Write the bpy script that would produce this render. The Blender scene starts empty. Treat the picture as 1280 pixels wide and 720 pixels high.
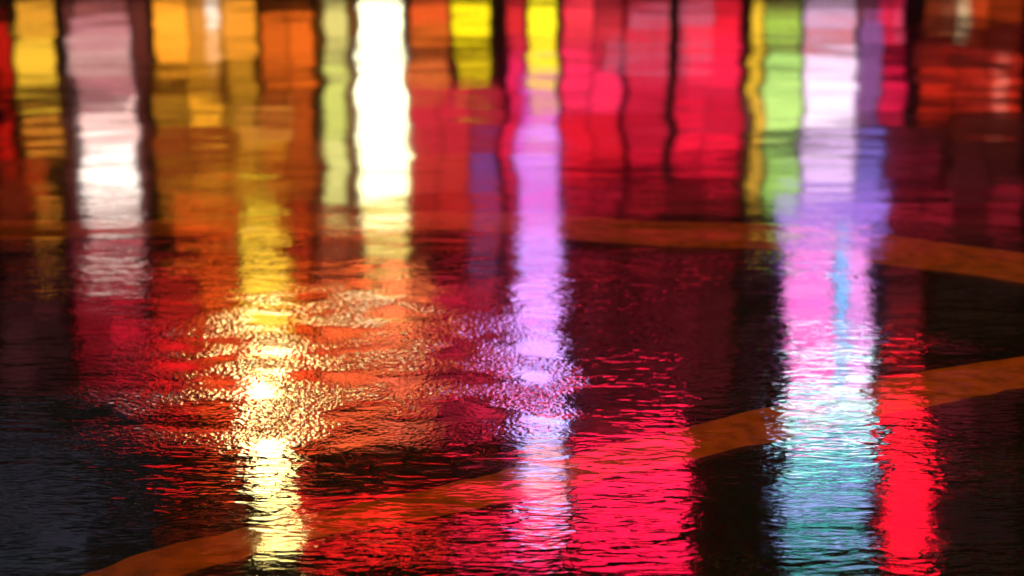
import bpy, bmesh, math, random
import numpy as np
from mathutils import Vector, Matrix
random.seed(7)
rng = np.random.RandomState(11)
sc = bpy.context.scene
C = sc.collection
R = math.radians

# ---------------------------------------------------------------- camera, sky, exposure
cam_d = bpy.data.cameras.new('camera')
cam = bpy.data.objects.new('camera', cam_d); C.objects.link(cam)
cam.location = (0, 0, 1.6); cam.rotation_euler = (R(73), 0, 0)
cam_d.lens = 50; cam_d.sensor_width = 36; cam_d.clip_start = .05; cam_d.clip_end = 3000
cam_d.dof.use_dof = True; cam_d.dof.focus_distance = 3.8; cam_d.dof.aperture_fstop = 1.6
sc.camera = cam

w = bpy.data.worlds.new('World'); sc.world = w; w.use_nodes = True
nt = w.node_tree
sky = nt.nodes.new('ShaderNodeTexSky'); sky.sky_type = 'NISHITA'; sky.sun_disc = False
sky.sun_elevation = R(-.7); sky.sun_rotation = R(200)          # after sunset, the sun is below the horizon
nt.links.new(sky.outputs[0], nt.nodes['Background'].inputs[0])
nt.nodes['Background'].inputs[1].default_value = .11
sc.view_settings.view_transform = 'Standard'; sc.view_settings.look = 'None'
sc.view_settings.exposure = 0; sc.view_settings.gamma = 1
sc.cycles.max_bounces = 4; sc.cycles.transparent_max_bounces = 8
sc.cycles.sample_clamp_indirect = 12; sc.cycles.caustics_reflective = True

# ---------------------------------------------------------------- helpers
def link(o, parent=None, label=None, cat=None, group=None, kind=None):
    C.objects.link(o)
    if parent: o.parent = parent
    if label: o['label'] = label
    if cat: o['category'] = cat
    if group: o['group'] = group
    if kind: o['kind'] = kind
    return o
def obj(name, bm, m, parent=None, **kw):
    me = bpy.data.meshes.new(name); bm.to_mesh(me); bm.free()
    if m: me.materials.append(m)
    return link(bpy.data.objects.new(name, me), parent, **kw)
def empty(name, loc, rz=0, **kw):
    o = bpy.data.objects.new(name, None); o.location = loc; o.rotation_euler = (0, 0, rz)
    o.empty_display_size = .2
    return link(o, None, **kw)
def box(bm, x0, x1, y0, y1, z0, z1, bev=0):
    r = bmesh.ops.create_cube(bm, size=1)
    vs = r['verts']
    for v in vs:
        v.co = Vector((x0 + (v.co.x + .5) * (x1 - x0), y0 + (v.co.y + .5) * (y1 - y0), z0 + (v.co.z + .5) * (z1 - z0)))
    if bev:
        es = list({e for v in vs for e in v.link_edges})
        bmesh.ops.bevel(bm, geom=es, offset=bev, segments=2, affect='EDGES')
def B(*a, **k):
    bm = bmesh.new(); box(bm, *a, **k); return bm
def tube(bm, p, q, r0, r1, n=14):
    p, q = Vector(p), Vector(q); d = q - p
    M = Matrix.Translation((p + q) / 2) @ d.to_track_quat('Z', 'Y').to_matrix().to_4x4()
    bmesh.ops.create_cone(bm, cap_ends=True, segments=n, radius1=r0, radius2=r1, depth=d.length, matrix=M)

def nodes(name):
    m = bpy.data.materials.new(name); m.use_nodes = True
    t = m.node_tree; b = t.nodes['Principled BSDF']
    return m, t, b, t.nodes.new, t.links.new
def plain(name, col, rough=.6, metal=0, var=.25, scale=6):
    m, t, b, N, L = nodes(name)
    tc = N('ShaderNodeTexCoord'); no = N('ShaderNodeTexNoise'); no.inputs['Scale'].default_value = scale; no.inputs['Detail'].default_value = 6
    L(tc.outputs['Object'], no.inputs['Vector'])
    mp = N('ShaderNodeMapRange'); mp.inputs[3].default_value = 1 - var; mp.inputs[4].default_value = 1 + var
    L(no.outputs[0], mp.inputs[0])
    mx = N('ShaderNodeVectorMath'); mx.operation = 'SCALE'; mx.inputs[0].default_value = col
    L(mp.outputs[0], mx.inputs['Scale']); L(mx.outputs[0], b.inputs['Base Color'])
    b.inputs['Roughness'].default_value = rough; b.inputs['Metallic'].default_value = metal
    return m
def brickmat(name, c1, c2):
    m, t, b, N, L = nodes(name)
    tc = N('ShaderNodeTexCoord'); mp = N('ShaderNodeMapping'); mp.inputs['Rotation'].default_value = (R(90), 0, 0)
    br = N('ShaderNodeTexBrick'); br.inputs['Color1'].default_value = (*c1, 1); br.inputs['Color2'].default_value = (*c2, 1)
    br.inputs['Mortar'].default_value = (.18, .17, .16, 1); br.inputs['Scale'].default_value = 2.2
    L(tc.outputs['Object'], mp.inputs[0]); L(mp.outputs[0], br.inputs['Vector']); L(br.outputs[0], b.inputs['Base Color'])
    b.inputs['Roughness'].default_value = .8
    return m
_glow = {}
def glow(col, s):
    """a lit face: translucent plastic, a bright room behind glass, or added fill glow"""
    k = (col, round(s, 1))
    if k not in _glow:
        m, t, b, N, L = nodes('lit_face')
        b.inputs['Base Color'].default_value = (.25, .25, .25, 1); b.inputs['Roughness'].default_value = .35
        b.inputs['Emission Color'].default_value = (*col, 1); b.inputs['Emission Strength'].default_value = s
        m.cycles.emission_sampling = 'NONE'          # their light reaches the eye by reflection; keeps the render quick
        _glow[k] = m
    return _glow[k]

# ---------------------------------------------------------------- smooth noise on plain numbers, for the shape of the road
def vnoise(x, y, seed):
    xi = np.floor(x).astype(np.int64); yi = np.floor(y).astype(np.int64)
    fx = x - xi; fy = y - yi
    fx = fx * fx * fx * (fx * (fx * 6 - 15) + 10); fy = fy * fy * fy * (fy * (fy * 6 - 15) + 10)
    def h(a, b):
        n = (a * 374761393 + b * 668265263 + seed * 974634777) & 0xffffffff
        n = ((n ^ (n >> 13)) * 1274126177) & 0xffffffff
        return ((n ^ (n >> 16)) & 0xffff) / 32767.5 - 1
    a = h(xi, yi); b = h(xi + 1, yi); c = h(xi, yi + 1); d = h(xi + 1, yi + 1)
    return (a * (1 - fx) + b * fx) * (1 - fy) + (c * (1 - fx) + d * fx) * fy
def sstep(a, b, v):
    t = np.clip((v - a) / (b - a), 0, 1); return t * t * (3 - 2 * t)
def blob(x, y, cx, cy, rx, ry):
    return np.exp(-(((x - cx) / rx) ** 2 + ((y - cy) / ry) ** 2))
def crown(x, y):
    """where the worn asphalt stands a little proud and the water on it is thinnest, in metres"""
    return (.0150 * blob(x, y, -.62, 4.70, .66, .72) + .0050 * blob(x, y, .12, 4.15, .16, .30) + .0070 * blob(x, y, -.95, 3.95, .50, .35)
            + .0080 * blob(x, y, -.30, 4.25, .30, .45) + .0060 * blob(x, y, -.25, 3.02, .22, .10))
def film_z(x, y):
    """top of the water, following the broad shape of the road"""
    return .12 * crown(x, y)
def road_z(x, y, grit=1):
    x = np.asarray(x, float); y = np.asarray(y, float)
    z = film_z(x, y) - .0055 + .0012 * vnoise(x * 1.7, y * 1.2, 1)
    a, b = x * .83 + y * .56, y * .83 - x * .56
    z = z + .0006 * vnoise(a * 10, b * 10, 3)
    if grit:
        a, b = x * .37 - y * .93, x * .93 + y * .37
        z = z + .0006 * vnoise(a * 29, b * 29, 4)
        a, b = x * .71 + y * .70, y * .71 - x * .70
        z = z + .0004 * vnoise(a * 64, b * 64, 5)
    return z

# ---------------------------------------------------------------- road, markings, water
def asphalt():
    m, t, b, N, L = nodes('wet_asphalt')
    tc = N('ShaderNodeTexCoord')
    def noise(s, d=4, r=.55):
        n = N('ShaderNodeTexNoise'); n.inputs['Scale'].default_value = s; n.inputs['Detail'].default_value = d; n.inputs['Roughness'].default_value = r
        L(tc.outputs['Object'], n.inputs['Vector']); return n
    n1 = noise(3.0); cr = N('ShaderNodeValToRGB'); L(n1.outputs[0], cr.inputs[0])
    cr.color_ramp.elements[0].position = .3; cr.color_ramp.elements[0].color = (.022, .021, .021, 1)
    cr.color_ramp.elements[1].position = .75; cr.color_ramp.elements[1].color = (.06, .057, .054, 1)
    vo = N('ShaderNodeTexVoronoi'); vo.inputs['Scale'].default_value = 105; L(tc.outputs['Object'], vo.inputs['Vector'])
    mx = N('ShaderNodeMix'); mx.data_type = 'RGBA'; mx.blend_type = 'MULTIPLY'; mx.inputs[0].default_value = .85
    L(cr.outputs[0], mx.inputs[6]); L(vo.outputs['Color'], mx.inputs[7]); L(mx.outputs[2], b.inputs['Base Color'])
    b.inputs['Roughness'].default_value = .11; b.inputs['IOR'].default_value = 1.42
    g = noise(75, 2, .6)
    b1 = N('ShaderNodeBump'); b1.inputs['Strength'].default_value = GRAIN; b1.inputs['Distance'].default_value = .002
    L(vo.outputs['Distance'], b1.inputs['Height'])
    b2 = N('ShaderNodeBump'); b2.inputs['Strength'].default_value = GRAIN; b2.inputs['Distance'].default_value = .004
    L(g.outputs[0], b2.inputs['Height']); L(b1.outputs[0], b2.inputs['Normal']); L(b2.outputs[0], b.inputs['Normal'])
    return m
GRAIN = .2
def steps(lo, hi, s0, growth, c=0):
    """line positions, closest together near c"""
    out = [c]; s = s0
    while out[-1] < hi: out.append(out[-1] + s); s *= growth
    neg = [c]; s = s0
    while neg[-1] > lo: neg.append(neg[-1] - s); s *= growth
    return np.array(sorted(neg[1:]) + out)
def grid_mesh(name, xs, ys, zf, m, **kw):
    X, Y = np.meshgrid(xs, ys); Z = zf(X, Y)
    nx, ny = len(xs), len(ys)
    co = np.stack([X, Y, Z], -1).reshape(-1, 3)
    i = (np.arange(ny - 1)[:, None] * nx + np.arange(nx - 1)[None]).ravel()
    q = np.stack([i, i + 1, i + nx + 1, i + nx], 1)
    me = bpy.data.meshes.new(name)
    me.vertices.add(len(co)); me.vertices.foreach_set('co', co.ravel())
    me.loops.add(q.size); me.loops.foreach_set('vertex_index', q.ravel().astype(np.int32))
    me.polygons.add(len(q)); me.polygons.foreach_set('loop_start', np.arange(0, q.size, 4, dtype=np.int32))
    me.polygons.foreach_set('use_smooth', np.ones(len(q), bool))
    me.update(); me.validate(); me.materials.append(m)
    return link(bpy.data.objects.new(name, me), None, **kw)
def fine(lo, hi, s0, g, c, far):
    a = steps(lo, hi, s0, g, c)
    o = list(a)
    while o[-1] < far: o.append(o[-1] + (o[-1] - o[-2]) * 1.6)
    while o[0] > -far: o.insert(0, o[0] - (o[1] - o[0]) * 1.6)
    return np.array(o)
xs = fine(-6.5, 6.5, .012, 1.008, 0, 400)
ys = fine(2.4, 18, .010, 1.006, 3.2, 400)
ASPHALT = asphalt()
road = grid_mesh('road', xs, ys, road_z, ASPHALT, kind='structure', label='wet dark asphalt street reflecting coloured lights')

PAINT, t, b, N, L = nodes('yellow_road_paint')
tc = N('ShaderNodeTexCoord'); no = N('ShaderNodeTexNoise'); no.inputs['Scale'].default_value = 14; no.inputs['Detail'].default_value = 8
L(tc.outputs['Object'], no.inputs['Vector']); cr = N('ShaderNodeValToRGB'); L(no.outputs[0], cr.inputs[0])
cr.color_ramp.elements[0].position = .38; cr.color_ramp.elements[0].color = (.36, .11, .008, 1)
cr.color_ramp.elements[1].position = .56; cr.color_ramp.elements[1].color = (.58, .17, .008, 1)
L(cr.outputs[0], b.inputs['Base Color']); b.inputs['Roughness'].default_value = .55; b.inputs['IOR'].default_value = 1.2
n2 = N('ShaderNodeTexNoise'); n2.inputs['Scale'].default_value = 90; L(tc.outputs['Object'], n2.inputs['Vector'])
bp = N('ShaderNodeBump'); bp.inputs['Strength'].default_value = .25; bp.inputs['Distance'].default_value = .003
L(n2.outputs[0], bp.inputs['Height']); L(bp.outputs[0], b.inputs['Normal'])

def spline(pts, n):
    """Catmull-Rom through (x, y, half width)"""
    P = [np.array(p, float) for p in pts]; P = [2 * P[0] - P[1]] + P + [2 * P[-1] - P[-2]]
    out = []
    for i in range(1, len(P) - 2):
        for k in range(n):
            t = k / n
            out.append(.5 * (2 * P[i] + (P[i + 1] - P[i - 1]) * t + (2 * P[i - 1] - 5 * P[i] + 4 * P[i + 1] - P[i + 2]) * t * t + (3 * P[i] - P[i - 1] - 3 * P[i + 1] + P[i + 2]) * t ** 3))
    out.append(P[-2]); return out
def marking(name, pts, label, lift=.0030, m=None, ragged=.009, **kw):
    S = spline(pts, 30); M = 9
    bm = bmesh.new(); rows = []
    for i, s in enumerate(S):
        a = S[max(i - 1, 0)]; c = S[min(i + 1, len(S) - 1)]
        d = np.array([c[0] - a[0], c[1] - a[1]]); d /= np.linalg.norm(d); nrm = np.array([-d[1], d[0]])
        row = []
        for k in range(M):
            f = k / (M - 1) * 2 - 1
            e = 0
            if abs(f) == 1: e = ragged * float(vnoise(np.array(i * .16 + 50 * (f > 0)), np.array(0.), 9))
            x, y = s[:2] + nrm * (f * s[2] + e * f)
            z = float(road_z(x, y, 0)) + lift * (1 if abs(f) < 1 else .1)
            row.append(bm.verts.new((x, y, z)))
        rows.append(row)
    for r0, r1 in zip(rows, rows[1:]):
        for k in range(M - 1): bm.faces.new((r0[k], r0[k + 1], r1[k + 1], r1[k]))
    for f in bm.faces: f.smooth = True
    bmesh.ops.recalc_face_normals(bm, faces=bm.faces)
    if m: return obj(name, bm, m, label=label, **kw)
    return obj(name, bm, PAINT, label=label, cat='road marking', group='painted lines on the wet street')
LINE_A = [(-2.49,6.14,0.155), (-1.72,6.16,0.142), (-0.87,6.28,0.147), (-0.07,6.28,0.177), (0.64,6.08,0.208), (1.12,6.02,0.218), (1.62,5.79,0.228), (2.13,5.50,0.219), (2.59,5.11,0.212)]
LINE_B = [(-1.03,2.71,0.066), (-0.91,2.95,0.072), (-0.66,3.13,0.072), (-0.40,3.27,0.073), (-0.17,3.37,0.082), (0.04,3.49,0.087), (0.36,3.66,0.094), (0.72,3.86,0.103), (0.99,4.01,0.111), (1.31,4.18,0.119), (1.66,4.33,0.120), (2.15,4.52,0.121)]
SEAM_A = [(-0.08,3.29,0.011), (0.26,3.48,0.018), (0.49,3.66,0.025), (0.73,3.78,0.026), (1.00,3.93,0.031), (1.19,4.04,0.040), (1.59,4.14,0.041), (1.95,4.27,0.029)]
SEAM_B = [(-1.81,5.32,0.016), (-1.56,5.43,0.056), (-1.34,5.57,0.077), (-1.15,5.79,0.076), (-0.90,5.94,0.080), (-0.63,6.05,0.041), (-0.42,6.08,0.021)]
marking('road_line', LINE_A, 'broad faded yellow line curving across the street at the far side of the crown')
marking('road_line', LINE_B, 'long yellow line sweeping diagonally from near left up to the right')



def water():
    m = bpy.data.materials.new('rainwater'); m.use_nodes = True; t = m.node_tree; N = t.nodes.new; L = t.links.new
    t.nodes.remove(t.nodes['Principled BSDF']); out = t.nodes['Material Output']
    tc = N('ShaderNodeTexCoord'); at = N('ShaderNodeAttribute'); at.attribute_name = 'thin'
    at2 = N('ShaderNodeAttribute'); at2.attribute_name = 'near'
    def math_(op, *v):
        n = N('ShaderNodeMath'); n.operation = op
        for i, q in enumerate(v):
            if isinstance(q, (int, float)): n.inputs[i].default_value = q
            else: L(q, n.inputs[i])
        return n.outputs[0]
    def noise(sx, sy, d=2, dist=.3, rot=0, rgh=.5):
        mp = N('ShaderNodeMapping'); mp.inputs['Scale'].default_value = (sx, sy, 1); mp.inputs['Rotation'].default_value = (0, 0, R(rot))
        L(tc.outputs['Object'], mp.inputs[0])
        n = N('ShaderNodeTexNoise'); n.inputs['Scale'].default_value = 1; n.inputs['Detail'].default_value = d; n.inputs['Distortion'].default_value = dist
        n.inputs['Roughness'].default_value = rgh
        L(mp.outputs[0], n.inputs['Vector']); return n.outputs[0]
    def ramp(v, lo, hi, a=0, b=1):
        n = N('ShaderNodeMapRange'); n.interpolation_type = 'SMOOTHSTEP'
        for i, q in enumerate((lo, hi, a, b)): n.inputs[i + 1].default_value = q
        L(v, n.inputs[0]); return n.outputs[0]
    calm = math_('SUBTRACT', 1, math_('MULTIPLY', at.outputs['Fac'], .8))   # no waves where the film is thin
    gust = ramp(noise(.9, 1.5, 1), .40, .62, .25, 1)              # breeze ripples in some places, still water in others
    patch = ramp(noise(4, 6, 1), .35, .65, .15, 1.2)
    near = at2.outputs['Fac']
    h = math_('MULTIPLY', noise(.9, 2.0, 1), .0055)                                      # slow swell of the uneven road
    h = math_('ADD', h, math_('MULTIPLY', noise(3, 8, 2, .5, 6), FAR))
    h = math_('ADD', h, math_('MULTIPLY', math_('MULTIPLY', noise(1.7, .9, 0, 0, 15), math_('SUBTRACT', 1.05, near)), .010))   # long lean of the far road
    rip = math_('MULTIPLY', math_('MULTIPLY', noise(7, 24, 2, .6, -8), near), math_('MULTIPLY', gust, NEAR1))
    rip2 = math_('MULTIPLY', math_('MULTIPLY', noise(22, 60, 1, .4, 10), near), math_('MULTIPLY', gust, NEAR2))
    h = math_('ADD', h, math_('MULTIPLY', math_('ADD', rip, rip2), calm))
    vo = N('ShaderNodeTexVoronoi'); vo.inputs['Scale'].default_value = 62; L(tc.outputs['Object'], vo.inputs['Vector'])
    g = math_('MULTIPLY', math_('ADD', vo.outputs['Distance'], noise(85, 85, 1, 0, 0, .5)), math_('MULTIPLY', patch, GRIT))
    h = math_('ADD', h, math_('MULTIPLY', g, math_('ADD', .05, at.outputs['Fac'])))
    bp = N('ShaderNodeBump'); bp.inputs['Strength'].default_value = 1; bp.inputs['Distance'].default_value = 1
    L(h, bp.inputs['Height']); nrm = bp.outputs[0]
    fr = N('ShaderNodeFresnel'); fr.inputs[0].default_value = 1.36; L(nrm, fr.inputs['Normal'])
    gl = N('ShaderNodeBsdfGlossy'); L(nrm, gl.inputs['Normal'])
    L(math_('SUBTRACT', .075, math_('MULTIPLY', near, .02)), gl.inputs['Roughness'])
    tr = N('ShaderNodeBsdfTransparent'); tr.inputs[0].default_value = (.80, .80, .78, 1)
    mx = N('ShaderNodeMixShader'); L(fr.outputs[0], mx.inputs[0]); L(tr.outputs[0], mx.inputs[1]); L(gl.outputs[0], mx.inputs[2])
    L(mx.outputs[0], out.inputs['Surface'])
    return m
FAR, NEAR1, NEAR2, GRIT = .0011, .0019, .0007, .0009
wx = fine(-7, 7, .02, 1.01, 0, 30); wy = fine(2.4, 18, .018, 1.008, 3.2, 19)
film = grid_mesh('rainwater', wx, wy, film_z, water(), kind='structure', label='rippled film of rainwater lying over the street')
X, Y = np.meshgrid(wx, wy)
for nm, v in (('thin', sstep(.001, .013, crown(X, Y) + .0025 * vnoise(X * 2.3, Y * 2, 31) + .0015 * vnoise(X * 6, Y * 6, 32))), ('near', 1 - sstep(4.6, 8.5, Y) * .92)):
    at = film.data.attributes.new(nm, 'FLOAT', 'POINT'); at.data.foreach_set('value', v.ravel().astype(np.float32))


# lit things on the far side: u0, z0, u1, z1 in metres along and up the fronts, colour, brightness, columns, rows of panes
WINDOWS = {  # dim panes are added fill: ambient glow between signs, set as lit windows
  'brick_shop': [
    (-7.82,0.57,-7.26,1.10,(1,0.405,0.028),1.68,1,1),
    (-7.88,1.17,-7.30,1.86,(1,0.539,0.033),2.54,1,1),
    (-7.90,2.06,-7.35,2.74,(1,0.316,0.026),2.76,1,1),
    (-8.13,0.89,-7.93,1.87,(1,0.008,0.004),1.04,1,1),
    (-8.24,1.99,-8.04,2.99,(1,0.007,0.003),1.56,1,1),
    (-8.32,3.08,-7.60,3.55,(1,0.064,0.006),0.95,2,1),
    (-7.82,3.65,-7.47,4.09,(1,0.303,0.025),2.11,1,1),
    (-8.37,3.62,-7.89,4.06,(1,0.083,0.019),0.64,1,1),
    (-7.35,5.00,-6.28,5.75,(1,0.032,0.07),1.72,2,1),
    (-7.43,5.88,-6.35,6.65,(1,0.012,0.042),2.74,2,1),
    (-8.51,4.90,-7.54,5.64,(1,0.138,0.19),0.18,2,1),
    (-7.21,0.59,-5.92,1.68,(1,0.165,0.114),0.17,2,1),  # from here on: added fill glow around the pink panels
    (-7.30,1.75,-5.98,2.95,(1,0.107,0.077),0.29,2,1),
    (-7.38,3.02,-6.05,4.12,(1,0.101,0.089),0.39,2,1),
    (-7.40,4.26,-6.12,4.90,(1,0.099,0.165),0.33,2,1),
    (-8.60,5.78,-7.51,6.54,(1,0.197,0.267),0.18,2,1),
  ],
  'cafe_house': [
    (-5.77,0.63,-4.20,1.56,(1,0.334,0.018),2.13,3,1),
    (-5.84,1.64,-4.26,2.57,(1,0.394,0.018),2.87,3,1),
    (-4.17,0.89,-3.32,1.85,(1,0.157,0.008),1.43,2,1),
    (-4.24,1.97,-3.38,3.74,(1,0.139,0.01),1.08,2,2),
    (-5.90,2.64,-4.30,3.36,(1,0.137,0.012),1.14,3,1),
    (-5.84,3.50,-4.24,3.91,(1,0.348,0.017),2.87,3,1),
    (-5.75,3.98,-4.66,4.47,(1,0.101,0.009),3.40,2,1),
    (-6.14,5.17,-5.42,6.12,(1,0.027,0.02),4.28,1,2),
    (-5.36,5.13,-4.76,6.18,(1,0.093,0.009),6.57,1,2),
    (-6.23,6.23,-5.50,7.54,(1,0.009,0.014),5.82,1,2),
    (-5.44,6.29,-4.83,7.62,(1,0.066,0.01),7.68,1,2),
    (-3.85,5.31,-3.50,6.30,(1,0.089,0.009),6.96,1,2),
    (-3.92,6.42,-3.56,7.92,(1,0.063,0.01),8.20,1,2),
    (-6.30,2.59,-5.95,3.30,(1,0.1,0.038),0.26,1,1),
    (-4.63,4.04,-3.87,4.56,(1,0.088,0.009),2.22,1,1),
    (-4.71,5.19,-3.91,6.25,(1,0.152,0.013),6.57,1,3),
    (-4.78,6.36,-3.97,7.85,(1,0.104,0.014),7.79,1,3),
    (-4.22,3.84,-3.43,4.02,(1,0.148,0.016),1.20,1,1),
    (-3.82,4.13,-3.44,4.61,(1,0.033,0.014),2.23,1,1),
    (-6.35,9.61,-4.84,10.53,(1,0.068,0.018),1.31,2,1),
    (-3.96,9.29,-3.68,10.78,(1,0.014,0.01),8.82,1,1),
  ],
  'orange_house': [
    (-3.23,0.70,-1.82,1.57,(1,0.317,0.032),0.93,3,1),  # added fill glow behind the pale and white columns
    (-3.28,1.65,-1.87,2.84,(1,0.263,0.043),0.92,3,1),
    (-3.32,2.92,-1.90,3.98,(1,0.201,0.043),1.06,3,1),
    (-3.37,4.15,-1.93,5.16,(1,0.136,0.062),0.71,3,1),
    (-1.76,0.72,-1.09,1.06,(1,0.107,0.014),2.07,1,1),
    (-1.77,1.12,-1.10,1.45,(1,0.179,0.015),2.08,1,1),
    (-1.78,1.58,-1.10,2.11,(1,0.196,0.033),2.61,1,1),
    (-1.03,0.75,-0.39,1.42,(1,0.73,0.005),2.94,1,1),
    (-0.94,1.72,-0.39,2.01,(1,0.68,0.007),3.53,1,1),
    (-1.82,2.22,-0.21,3.08,(1,0.02,0.054),2.72,3,1),
    (-1.85,3.15,-0.71,4.04,(1,0.046,0.038),2.94,2,1),
    (-0.67,3.19,-0.21,4.09,(0.841,0.202,1),0.79,1,1),
    (-1.86,4.15,-0.22,4.73,(1,0.022,0.022),2.45,3,1),
    (-0.72,4.83,-0.22,5.15,(0.679,0.326,1),0.89,1,1),
    (-3.37,5.39,-2.46,6.52,(1,0.136,0.028),6.74,2,2),
    (-2.40,5.37,-1.50,6.61,(1,0.17,0.054),7.36,2,2),
    (-3.42,6.63,-2.50,8.00,(1,0.124,0.033),7.49,2,2),
    (-2.44,6.72,-1.53,8.11,(1,0.143,0.063),8.31,2,2),
    (-1.45,5.53,-0.22,6.71,(1,0.017,0.066),4.04,2,2),
    (-1.47,6.83,-0.22,8.31,(1,0.021,0.084),3.56,2,2),
    (-3.62,9.83,-0.23,11.04,(1,0.012,0.012),15.72,4,2),
  ],
  'red_house': [
    (-0.08,0.77,0.78,1.54,(1,0.028,0.035),1.71,2,1),  # added fill glow behind the violet column
    (-0.08,1.65,0.79,2.62,(1,0.017,0.107),2.16,2,1),
    (-0.11,2.73,0.80,3.81,(1,0.01,0.066),2.52,2,1),
    (-0.11,3.91,0.81,4.83,(1,0.019,0.088),2.11,2,1),
    (-0.12,9.80,0.94,11.39,(1,0.014,0.107),23.60,1,2),
    (-0.12,4.89,0.88,5.55,(1,0.031,0.095),1.09,1,1),
    (-0.09,5.63,1.07,6.83,(1,0.017,0.095),2.39,2,1),
    (-0.09,6.94,0.94,8.87,(1,0.033,0.175),1.26,2,2),
    (0.84,0.79,1.92,1.57,(1,0.038,0.064),1.89,2,2),
    (1.98,0.84,4.09,1.63,(1,0.011,0.037),1.98,2,2),
    (0.85,1.68,1.94,2.67,(1,0.023,0.099),2.62,2,2),
    (2.00,1.67,4.14,2.78,(1,0.014,0.067),2.61,2,2),
    (0.86,2.78,1.97,3.87,(1,0.007,0.026),2.39,2,1),
    (2.03,2.83,4.19,3.75,(1,0.008,0.044),3.15,3,2),
    (0.87,3.97,1.99,4.49,(1,0.013,0.06),2.95,2,1),
    (2.05,3.97,4.24,4.60,(1,0.011,0.039),1.66,3,1),
    (0.87,4.65,4.14,4.89,(1,0.036,0.068),0.44,5,1),
    (1.16,5.72,4.21,6.38,(1,0.027,0.09),0.64,5,1),
    (1.16,6.53,4.24,6.95,(1,0.03,0.095),0.65,5,1),
    (1.18,7.34,4.30,8.37,(1,0.04,0.114),0.47,5,1),
    (1.01,8.35,2.48,8.99,(1,0.02,0.079),2.01,3,1),
  ],
  'corner_house': [
    (4.14,0.90,6.68,1.94,(1,0.17,0.17),0.44,4,1),  # added fill glow behind the green and lilac signs
    (4.20,2.05,6.78,3.22,(1,0.234,0.306),0.80,4,1),
    (4.26,3.33,6.89,4.49,(1,0.241,0.241),0.65,4,1),
    (4.38,5.34,4.99,5.80,(1,0.114,0.274),0.30,1,1),
    (4.48,7.22,5.11,7.86,(1,0.115,0.305),0.22,1,1),
  ],
  'dark_house': [
    (7.62,0.99,9.68,1.38,(1,0.09,0.01),1.48,3,1),
    (6.74,0.95,7.27,1.56,(1,0.016,0.077),1.76,1,1),
    (6.79,1.62,7.32,1.91,(1,0.005,0.037),2.17,1,1),
    (6.86,2.27,7.39,2.93,(1,0.009,0.077),2.37,1,1),
    (7.74,2.29,9.84,2.78,(1,0.03,0.01),2.08,3,1),
    (7.51,1.53,9.76,2.17,(1,0.042,0.032),0.29,3,1),
    (7.00,3.14,9.96,3.82,(1,0.086,0.062),0.22,4,1),
    (7.05,3.91,8.22,4.10,(1,0.023,0.105),1.06,2,1),
    (8.41,4.00,10.05,4.56,(1,0.064,0.115),0.14,2,1),
    (7.13,4.71,10.14,5.31,(1,0.02,0.069),0.79,4,1),
    (7.35,6.11,8.15,6.92,(1,0.04,0.085),0.34,1,1),
    (7.42,7.00,8.23,7.66,(1,0.023,0.055),1.22,1,1),
    (8.38,6.23,10.33,7.05,(1,0.294,0.294),0.06,2,1),
    (8.62,8.49,10.64,9.88,(1,0.067,0.155),0.39,2,1),
    (8.84,10.60,10.91,12.24,(1,0.347,0.526),0.08,2,1),
  ],
}
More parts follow.
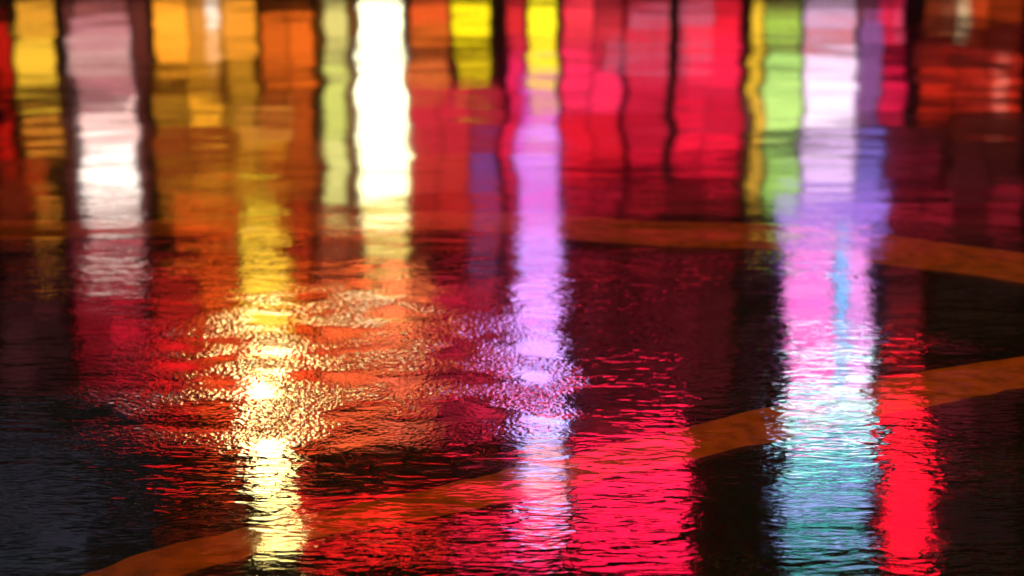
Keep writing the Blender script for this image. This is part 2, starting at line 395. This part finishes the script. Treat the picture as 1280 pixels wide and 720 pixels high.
SIGNS = {
  'pink': [
    (-6.99,0.60,-6.18,0.77,(1,0.226,0.2),0.74,1,1),
    (-7.06,0.90,-6.18,1.17,(1,0.348,0.376),1.52,1,1),
    (-7.14,1.25,-6.18,1.52,(1,0.539,0.477),2.12,1,1),
    (-7.07,1.58,-6.20,1.68,(1,0.335,0.231),0.72,1,1),
    (-7.05,1.73,-6.17,1.95,(1,0.269,0.316),2.06,1,1),
    (-7.07,1.98,-6.16,2.87,(1,0.571,0.507),3.57,1,1),
    (-7.14,2.90,-6.22,3.50,(1,0.831,0.73),6.58,1,1),
    (-7.04,3.55,-6.20,3.68,(1,0.407,0.291),2.46,1,1),
    (-7.06,3.72,-6.22,4.08,(1,0.753,0.644),4.89,1,1),
    (-7.11,4.64,-6.21,4.87,(1,0.188,0.226),4.10,1,1),
  ],
  'pale': [
    (-3.17,0.68,-2.81,1.68,(1,0.818,0.226),1.70,1,1),
    (-3.21,1.74,-2.85,2.80,(1,1,0.207),2.00,1,1),
    (-3.26,2.87,-2.89,4.02,(1,0.906,0.269),2.91,1,1),
  ],
  'white': [
    (-2.62,0.70,-1.90,1.53,(1,0.956,0.578),6.39,1,1),
    (-2.68,1.63,-1.88,2.77,(1,0.956,0.578),8.57,1,1),
    (-2.68,2.88,-1.88,4.00,(1,0.922,0.456),9.69,1,1),
    (-2.66,4.20,-1.87,4.67,(1,0.753,0.156),5.60,1,1),
    (-2.68,4.76,-1.91,5.21,(1,0.534,0.136),3.65,1,1),
  ],
  'amber': [
    (-4.62,2.55,-3.73,2.76,(1,0.35,0.052),2.57,1,1),
    (-4.71,2.89,-3.81,3.07,(1,0.42,0.014),3.05,1,1),
    (-4.65,4.04,-4.06,4.42,(1,0.68,0.032),5.52,1,1),
    (-4.71,4.98,-3.89,5.57,(1,0.515,0.032),7.96,1,1),
    (-4.67,5.62,-3.97,6.32,(1,0.546,0.045),11.03,1,1),
    (-4.68,6.39,-4.09,7.11,(1,0.807,0.305),32.17,1,1),
    (-4.71,7.17,-4.13,8.15,(1,0.855,0.376),42.32,1,1),
    (-4.67,8.43,-4.04,8.79,(1,0.807,0.283),39.88,1,1),
    (-4.63,9.20,-3.99,9.51,(1,0.791,0.262),44.91,1,1),
    (-4.67,9.88,-4.02,10.25,(1,0.776,0.242),43.81,1,1),
  ],
  'violet': [
    (0.21,0.77,0.70,1.38,(1,0.776,0.013),3.30,1,1),
    (0.21,1.50,0.70,1.97,(1,0.73,0.007),3.41,1,1),
    (0.08,2.01,0.70,2.19,(1,0.07,0.591),2.16,1,1),
    (0.21,2.22,0.71,2.44,(1,0.564,0.067),2.38,1,1),
    (0.06,2.47,0.71,3.01,(1,0.123,0.776),2.86,1,1),
    (0.21,3.06,0.68,3.17,(1,0.604,0.196),2.98,1,1),
    (0.03,3.21,0.72,4.10,(0.864,0.256,1),4.28,1,1),
    (0.00,4.14,0.75,4.60,(1,0.092,0.591),4.28,1,1),
    (-0.00,4.66,0.82,5.55,(0.604,0.319,1),5.92,1,1),
    (0.06,5.62,0.80,6.01,(1,0.179,0.788),7.89,1,1),
    (0.00,6.07,0.81,7.43,(0.674,0.319,1),10.05,1,1),
    (0.03,7.50,0.85,8.24,(0.639,0.319,1),16.92,1,1),
    (0.09,8.31,0.91,8.88,(0.429,0.429,1),19.99,1,1),
    (0.18,9.18,0.92,9.69,(1,0.402,0.456),15.57,1,1),
  ],
  'green': [
    (4.21,0.87,4.44,2.52,(1,0.578,0.032),2.18,1,1),
    (4.31,2.59,4.54,4.42,(1,0.524,0.052),2.82,1,1),
    (4.46,1.10,5.14,1.44,(0.663,1,0.117),1.72,1,1),
    (4.51,1.66,5.19,2.37,(0.626,1,0.235),2.03,1,1),
    (4.55,2.43,5.23,3.15,(0.688,1,0.251),2.95,1,1),
    (4.59,3.27,5.28,3.83,(0.592,1,0.247),1.67,1,1),
    (4.62,3.89,5.32,4.45,(0.584,1,0.188),3.08,1,1),
  ],
  'lilac': [
    (5.19,0.99,6.18,1.30,(1,0.604,0.911),1.82,1,1),
    (5.21,1.34,6.21,1.58,(1,0.163,0.163),1.96,1,1),
    (5.24,1.65,6.25,2.36,(1,0.68,0.913),3.24,1,1),
    (5.29,2.41,6.31,3.14,(1,0.753,0.973),4.10,1,1),
    (5.37,3.46,6.40,4.36,(0.911,0.571,1),3.98,1,1),
    (6.30,1.18,6.74,3.05,(1,0.306,1),0.62,1,1),
    (6.44,3.43,6.88,4.41,(0.365,0.247,1),1.77,1,1),
  ],
  'rose': [
    (4.88,4.48,7.10,5.28,(0.484,0.226,1),3.51,1,1),
    (5.10,5.34,6.12,6.47,(1,0.274,0.788),5.93,1,1),
    (6.19,5.39,6.43,7.69,(0.179,0.524,1),6.51,1,1),
    (6.42,5.41,6.85,6.55,(1,0.319,0.869),5.93,1,1),
    (5.23,6.56,6.19,7.30,(1,0.127,0.61),8.74,1,1),
    (6.50,6.65,6.94,7.39,(1,0.35,1),5.99,1,1),
    (5.33,7.37,6.24,7.73,(1,0.061,0.305),9.73,1,1),
    (6.54,7.46,6.99,7.82,(1,0.256,0.821),8.48,1,1),
  ],
  'cyan': [
    (5.30,7.86,7.07,8.42,(0.831,0.753,1),16.81,1,1),
    (5.34,8.49,7.11,8.99,(0.44,1,0.884),13.07,1,1),
    (5.38,9.23,7.17,9.70,(0.207,1,1),12.06,1,1),
    (5.41,9.84,6.34,9.98,(0.028,1,0.224),4.63,1,1),
    (5.27,10.24,7.26,10.73,(0.367,0.484,1),11.83,1,1),
    (5.49,11.12,7.14,11.44,(0.147,1,0.944),7.32,1,1),
  ],
  'crimson': [
    (7.41,8.55,8.22,9.68,(1,0.01,0.026),17.38,1,1),
    (7.55,9.79,8.48,10.92,(1,0.004,0.021),20.86,1,1),
    (7.69,11.04,8.71,12.20,(1,0.004,0.027),18.88,1,1),
  ],
  'billboard': [
    (1.11,9.28,3.32,10.36,(1,0.01,0.061),21.36,2,1),
    (1.13,10.44,3.37,11.65,(1,0.004,0.055),24.29,2,1),
    (-1.22,9.89,-0.19,11.24,(1,0.011,0.052),13.12,1,1),
  ],
  'roof': [  # added glow, standing in for skylight too dim on the near water
    (-9.53,7.81,-8.04,8.24,(0.709,0.646,1),0.27,2,1),
    (-9.22,8.46,-7.19,8.82,(0.618,0.618,1),0.37,3,1),
    (-8.39,9.06,-6.44,9.37,(0.718,0.541,1),0.35,3,1),
    (-9.70,9.41,-7.54,9.89,(0.597,0.718,1),0.38,3,1),
  ],
  'strip': [  # added glowing bars, standing in for metal rails catching light
    (1.97,0.99,3.50,1.13,(1,0.434,0.683),0.98,1,1),
    (1.53,1.64,3.52,1.78,(1,0.325,0.528),1.28,1,1),
  ],
  'bulbs': [
    (8.18,1.03,8.45,1.32,(1,0.753,0.402),2.83,1,1),
    (9.10,2.31,9.37,2.70,(1,0.188,0.127),3.25,1,1),
    (6.96,1.16,7.18,1.48,(1,0.102,0.223),2.16,1,1),
    (-5.02,0.65,-4.80,0.93,(1,0.831,0.644),2.82,1,1),
    (-5.05,1.01,-4.83,1.56,(1,0.456,0.156),2.34,1,1),
  ],
}

# ---------------------------------------------------------------- the far side of the street
YAW = R(15); ORG = Vector((0, 24, 0)); DIR = Vector((math.cos(YAW), math.sin(YAW), 0)); OUT = Vector((math.sin(YAW), -math.cos(YAW), 0))
def F(u, out=0, z=0): return ORG + DIR * u + OUT * out + Vector((0, 0, z))
DARK_METAL = plain('dark_metal', (.04, .04, .045), .4, .8)
FRAME = plain('painted_frame', (.06, .055, .05), .5)
STONE = plain('pavement_stone', (.12, .115, .11), .5)
WALLS = {
 'brick_shop': brickmat('red_brick', (.16, .05, .035), (.12, .04, .03)),
 'cafe_house': plain('brown_render', (.10, .06, .04), .8),
 'orange_house': brickmat('dark_brick', (.10, .045, .03), (.08, .035, .025)),
 'red_house': plain('maroon_panel', (.10, .02, .02), .5),
 'corner_house': plain('grey_render', (.06, .06, .065), .8),
 'dark_house': plain('charcoal_render', (.035, .035, .04), .8),
}
SPANS = {'brick_shop': (-15.5, -6.22, 6.95, 'low brick shop with warm lit windows reflected at the far left'),
 'cafe_house': (-6.20, -3.36, 15.2, 'narrow brown house with amber shop window beside the brick shop'),
 'orange_house': (-3.34, -.12, 16.4, 'dark brick house with orange and red lit windows'),
 'red_house': (-.10, 3.98, 15.8, 'maroon building with a wide red lit shopfront'),
 'corner_house': (4.00, 6.66, 17.0, 'grey narrow building hung with tall lilac and green signs'),
 'dark_house': (6.68, 19.0, 18.5, 'charcoal building at the dark far right end of the street')}
def kerbside():
    k = obj('pavement', B(-60, 60, 0, 3.0, -.05, .125), STONE, kind='structure'); k.rotation_euler = (0, 0, YAW); k.location = F(0, 3.0)
    k2 = obj('kerb', B(-60, 60, -.16, -.004, -.05, .13, bev=.015), plain('kerb_stone', (.2, .19, .18), .5), kind='structure')
    k2.rotation_euler = (0, 0, YAW); k2.location = F(0, 3.0)
kerbside()
def window(parent, u0, w0, u1, w1, col, s, nx, ny):
    """frame standing 7 cm proud of the wall with separate lit panes set back in it, some of them added fill glow"""
    fw = .02; bm = bmesh.new(); Wd = u1 - u0; H = w1 - w0
    box(bm, -fw, Wd + fw, -.08, -.001, -fw, 0); box(bm, -fw, Wd + fw, -.08, -.001, H, H + fw)
    box(bm, -fw, 0, -.077, -.002, 0, H); box(bm, Wd, Wd + fw, -.077, -.002, 0, H)
    mb = .011
    for i in range(1, nx): box(bm, Wd * i / nx - mb, Wd * i / nx + mb, -.06, -.003, 0, H)
    for j in range(1, ny):
        for i in range(nx): box(bm, Wd * i / nx + mb, Wd * (i + 1) / nx - mb, -.055, -.004, H * j / ny - mb, H * j / ny + mb)
    fr = obj('window', bm, FRAME, parent); fr.location = (u0 - parent['u'], 0, w0)
    for i in range(nx):
        for j in range(ny):
            v = 1 if nx * ny == 1 else random.choice((.45, .7, .95, 1.15, 1.4))
            pb = B(Wd * i / nx + mb, Wd * (i + 1) / nx - mb, -.03, -.012, H * j / ny + mb, H * (j + 1) / ny - mb)
            obj('glow_pane', pb, glow(col, s * v * EM), fr)
def building(name):
    u0, u1, H, label = SPANS[name]; D = 9.0
    e = empty(name, F(u0), YAW, label=label, cat='building'); e['u'] = u0
    Wd = u1 - u0
    obj('wall', B(0, Wd, 0, D, 0, H), WALLS[name], e)
    obj('cornice', B(-.004, Wd + .004, -.22, -.003, H - .45, H - .1, bev=.02), STONE, e)
    obj('roof', B(-.002, Wd + .002, -.1, D, H + .002, H + .12), DARK_METAL, e)
    obj('plinth', B(.01, Wd - .01, -.05, -.004, .13, .42), STONE, e)
    dn = Wd - .95 if name in ('dark_house',) else .1
    for r in WINDOWS[name]:
        j = random.uniform(-.05, .05); window(e, r[0] + j, r[1], r[2] + j * .6, *r[3:])
    del e['u']
    return e

SIGN_LABEL = {
 'pink': ('hanging_sign', 'tall stack of pink and white lit panels on the brick shop', 'sign'),
 'pale': ('hanging_sign', 'pale yellow lit panel column left of the blazing white one', 'sign'),
 'white': ('hanging_sign', 'blazing white lit column on the dark brick house', 'sign'),
 'amber': ('hanging_sign', 'long amber and cream lit column on the brown house', 'sign'),
 'violet': ('hanging_sign', 'slim violet neon column with yellow lower boxes between the orange and red houses', 'sign'),
 'green': ('hanging_sign', 'lime green lit panels with a yellow edge on the grey building', 'sign'),
 'lilac': ('hanging_sign', 'white lilac lit panels with purple side strip on the grey building', 'sign'),
 'rose': ('hanging_sign', 'pink and pale blue lit panels above the lilac ones', 'sign'),
 'cyan': ('hanging_sign', 'cyan lit panels at the top of the grey building', 'sign'),
 'crimson': ('hanging_sign', 'narrow crimson lit column high on the charcoal building', 'sign'),
 'billboard': ('billboard', 'large crimson lit board high on the maroon building', 'sign'),
 'roof': ('added_glow_board', 'dim blue grey glow added above the low brick shop, in place of skylight', 'sign'),
 'strip': ('added_glow_bar', 'pair of pale glowing bars added across the red shopfront, in place of rails catching light', 'light')}
def sign(key):
    kind, label, cat = SIGN_LABEL[key]; rows = SIGNS[key]
    ua = min(r[0] for r in rows); ub = max(r[2] for r in rows); wa = min(r[1] for r in rows); wb = max(r[3] for r in rows)
    e = empty(kind, F(ua, 0, wa), YAW, label=label, cat=cat)
    bm = bmesh.new()
    for (u0, w0, u1, w1, col, s, nx, ny) in rows:
        box(bm, u0 - ua - .03, u1 - ua + .03, -.26, -.12, w0 - wa - .012, w1 - wa + .012)
    obj('cabinet', bm, DARK_METAL, e)
    for z in (.3 * (wb - wa), .75 * (wb - wa)):
        bm = bmesh.new(); tube(bm, ((ub - ua) / 2, -.13, z), ((ub - ua) / 2, -.001, z), .03, .03); obj('bracket', bm, DARK_METAL, e)
    for (u0, w0, u1, w1, col, s, nx, ny) in rows:
        dx = (u1 - u0) / nx; dz = (w1 - w0) / ny
        for i in range(nx):
            for j in range(ny):
                pb = B(u0 - ua + dx * i + .01, u0 - ua + dx * (i + 1) - .01, -.31, -.262, w0 - wa + dz * j, w0 - wa + dz * (j + 1), bev=min(.02, dx * .2, dz * .2))
                obj('panel', pb, glow(col, s * EM), e)
def bulb(i, r):
    u0, w0, u1, w1, col, s, nx, ny = r
    lab = ['warm white globe lamp over the shop window at the right end', 'pinkish globe lamp higher on the charcoal building', 'rose globe lamp beside the lilac sign',
           'white globe lamp low in front of the amber window', 'peach glass lamp above the white globe on the brown house'][i]
    e = empty('globe_lamp', F((u0 + u1) / 2, .3, (w0 + w1) / 2), YAW, label=lab, cat='lamp')
    bm = bmesh.new(); bmesh.ops.create_uvsphere(bm, u_segments=20, v_segments=12, radius=.5)
    for v in bm.verts: v.co = Vector((v.co.x * (u1 - u0), v.co.y * (u1 - u0), v.co.z * (w1 - w0)))
    obj('globe', bm, glow(col, s * EM), e)
    bm = bmesh.new(); tube(bm, (0, .3 - .001, 0), (0, (u1 - u0) * .4, 0), .02, .02); obj('bracket', bm, DARK_METAL, e)
EM = 1.2
for k in SPANS: building(k)
for k in SIGN_LABEL: sign(k)
for i, r in enumerate(SIGNS['bulbs']): bulb(i, r)

# street posts on the far pavement, dark against the red shopfront
def post(u, h, r, label, plate=False):
    e = empty('sign_post', F(u, 2.4, .125), YAW, label=label, cat='post')
    bm = bmesh.new(); tube(bm, (0, 0, 0), (0, 0, h), r, r * .85); obj('pole', bm, DARK_METAL, e)
    bm = bmesh.new(); tube(bm, (0, 0, 0), (0, 0, .35), r * 1.7, r * 1.3); obj('base', bm, DARK_METAL, e)
    if plate: obj('plate', B(-.22, .22, -.09, -.07, h - .75, h - .2, bev=.008), plain('back_of_plate', (.2, .2, .2), .5, .6), e)
post(1.95, 3.35, .085, 'dark pole standing before the red shopfront')
def band_line(p, q, sag, r, label, m):  # unseen dark lines, added to cross the reflections with dark bands
    bm = bmesh.new(); n = 14; P = [Vector(p).lerp(Vector(q), i / n) - Vector((0, 0, sag * 4 * (i / n) * (1 - i / n))) for i in range(n + 1)]
    for a, c in zip(P, P[1:]): tube(bm, a, c, r, r, 6)
    obj('band_line', bm, m, label=label, cat='band_line')
BAND_MAT = plain('band_rubber', (.03, .03, .03), .7)
def handrail(u0, u1, z0, z1, label):
    e = empty('handrail', F(u0, 1.6, .125), YAW, label=label, cat='handrail')
    n = max(2, int((u1 - u0) / 1.1)); L_ = u1 - u0
    for i in range(n + 1):
        bm = bmesh.new(); tube(bm, (L_ * i / n, 0, 0), (L_ * i / n, 0, z0 + (z1 - z0) * i / n), .03, .03, 8); obj('leg', bm, DARK_METAL, e)
    for k in (1, .55):
        bm = bmesh.new(); tube(bm, (0, 0, z0 * k), (L_, 0, z1 * k), .045, .045, 8); obj('rail', bm, DARK_METAL, e)
band_line(F(-8.9, .6, 1.85), F(-3.3, .7, 2.2), .04, .075, 'thick dark line added to band the reflection along the brick shop front', BAND_MAT)
band_line(F(-3.3, .7, 1.42), F(-.1, .6, 1.52), .03, .06, 'dark line added to band the reflection of the dark brick house', BAND_MAT)
band_line(F(-.1, .6, 3.62), F(4.2, .6, 4.1), .06, .07, 'drooping dark line added as a band across the red shopfront', BAND_MAT)
band_line(F(-8.9, .6, 3.4), F(-3.3, .7, 3.75), .08, .06, 'higher dark line added as a band from the brick shop to the brown house', BAND_MAT)
band_line(F(3.9, .6, 3.52), F(12, .5, 3.5), .10, .06, 'dark line added as a band from the grey building to the dark right end', BAND_MAT)
band_line(F(3.9, .6, 1.66), F(12, .5, 2.0), .05, .08, 'low dark line added as a band across the lit windows of the charcoal building', BAND_MAT)
def band_awning(u0, u1, z, h, depth, col, label):  # unseen canopies, added to break the upright reflections into bands
    e = empty('band_awning', F(u0, 0, z), YAW, label=label, cat='band_awning'); W = u1 - u0
    bm = bmesh.new(); v = [bm.verts.new(p) for p in ((0, -.003, h + .35), (W, -.003, h + .35), (W, -depth, h), (0, -depth, h), (0, -.003, h + .32), (W, -.003, h + .32), (W, -depth + .01, h - .02), (0, -depth + .01, h - .02))]
    for q in ((0, 1, 2, 3), (7, 6, 5, 4), (3, 2, 6, 7), (0, 3, 7, 4), (2, 1, 5, 6), (1, 0, 4, 5)): bm.faces.new([v[i] for i in q])
    cloth = plain('band_cloth', col, .8)
    obj('canopy', bm, cloth, e)
    obj('valance', B(0, W, -depth - .02, -depth - .002, 0, h), cloth, e)
    for x in (.05, W - .05):
        bm = bmesh.new(); tube(bm, (x, -.002, h - .35), (x, -depth + .03, h - .04), .018, .018, 8); obj('strut', bm, DARK_METAL, e)
band_awning(-8.9, -6.25, 1.87, .20, .75, (.10, .02, .02), 'maroon cloth canopy added for a dark band over the lower windows of the brick shop')
band_awning(-5.95, -4.7, 1.66, .17, .6, (.5, .01, .01), 'short red canopy added for a bright red band on the brown house')
band_awning(-1.95, -.16, 1.30, .15, .6, (.2, .02, .03), 'dull red canopy added for a reddish band over the orange windows')
band_awning(.75, 3.95, 3.62, .28, .7, (.03, .01, .012), 'black cloth canopy added for a dark band across the red shopfront')
band_awning(4.02, 6.64, 3.16, .20, .7, (.12, .08, .14), 'purple grey canopy added for a band across the lime green panels')
band_awning(6.9, 10.2, 1.13, .20, .7, (.04, .015, .01), 'dark brown canopy added for a dark band on the charcoal building')
handrail(4.2, 6.6, .62, .66, 'low dark handrail before the grey building')

# added sodium lamp, unseen to the right of the view, that lights the paint
def added_street_lamp(x, y, h, dx, label, col, power):
    e = empty('added_street_lamp', (x, y, 0), 0, label=label, cat='lamp')
    bm = bmesh.new(); tube(bm, (0, 0, 0), (0, 0, h), .09, .055); obj('pole', bm, DARK_METAL, e)
    bm = bmesh.new(); tube(bm, (0, 0, h - .05), (dx, 0, h + .35), .04, .035); obj('arm', bm, DARK_METAL, e)
    hd = obj('lamp_head', B(dx - .35, dx + .35, -.14, .14, h + .3, h + .42, bev=.03), DARK_METAL, e)
    obj('diffuser', B(dx - .27, dx + .27, -.1, .1, h + .275, h + .298), glow(col, 20), hd)
    ld = bpy.data.lights.new('lamp_light', 'AREA'); ld.shape = 'RECTANGLE'; ld.size = .5; ld.size_y = .2; ld.energy = power; ld.color = col
    lo = bpy.data.objects.new('lamp_light', ld); link(lo, e); lo.location = (dx, 0, h + .26)
added_street_lamp(5.6, 2.6, 7.5, -1.8, 'added sodium street lamp on the near side, out of view, lighting the paint', (1, .47, .12), 340)
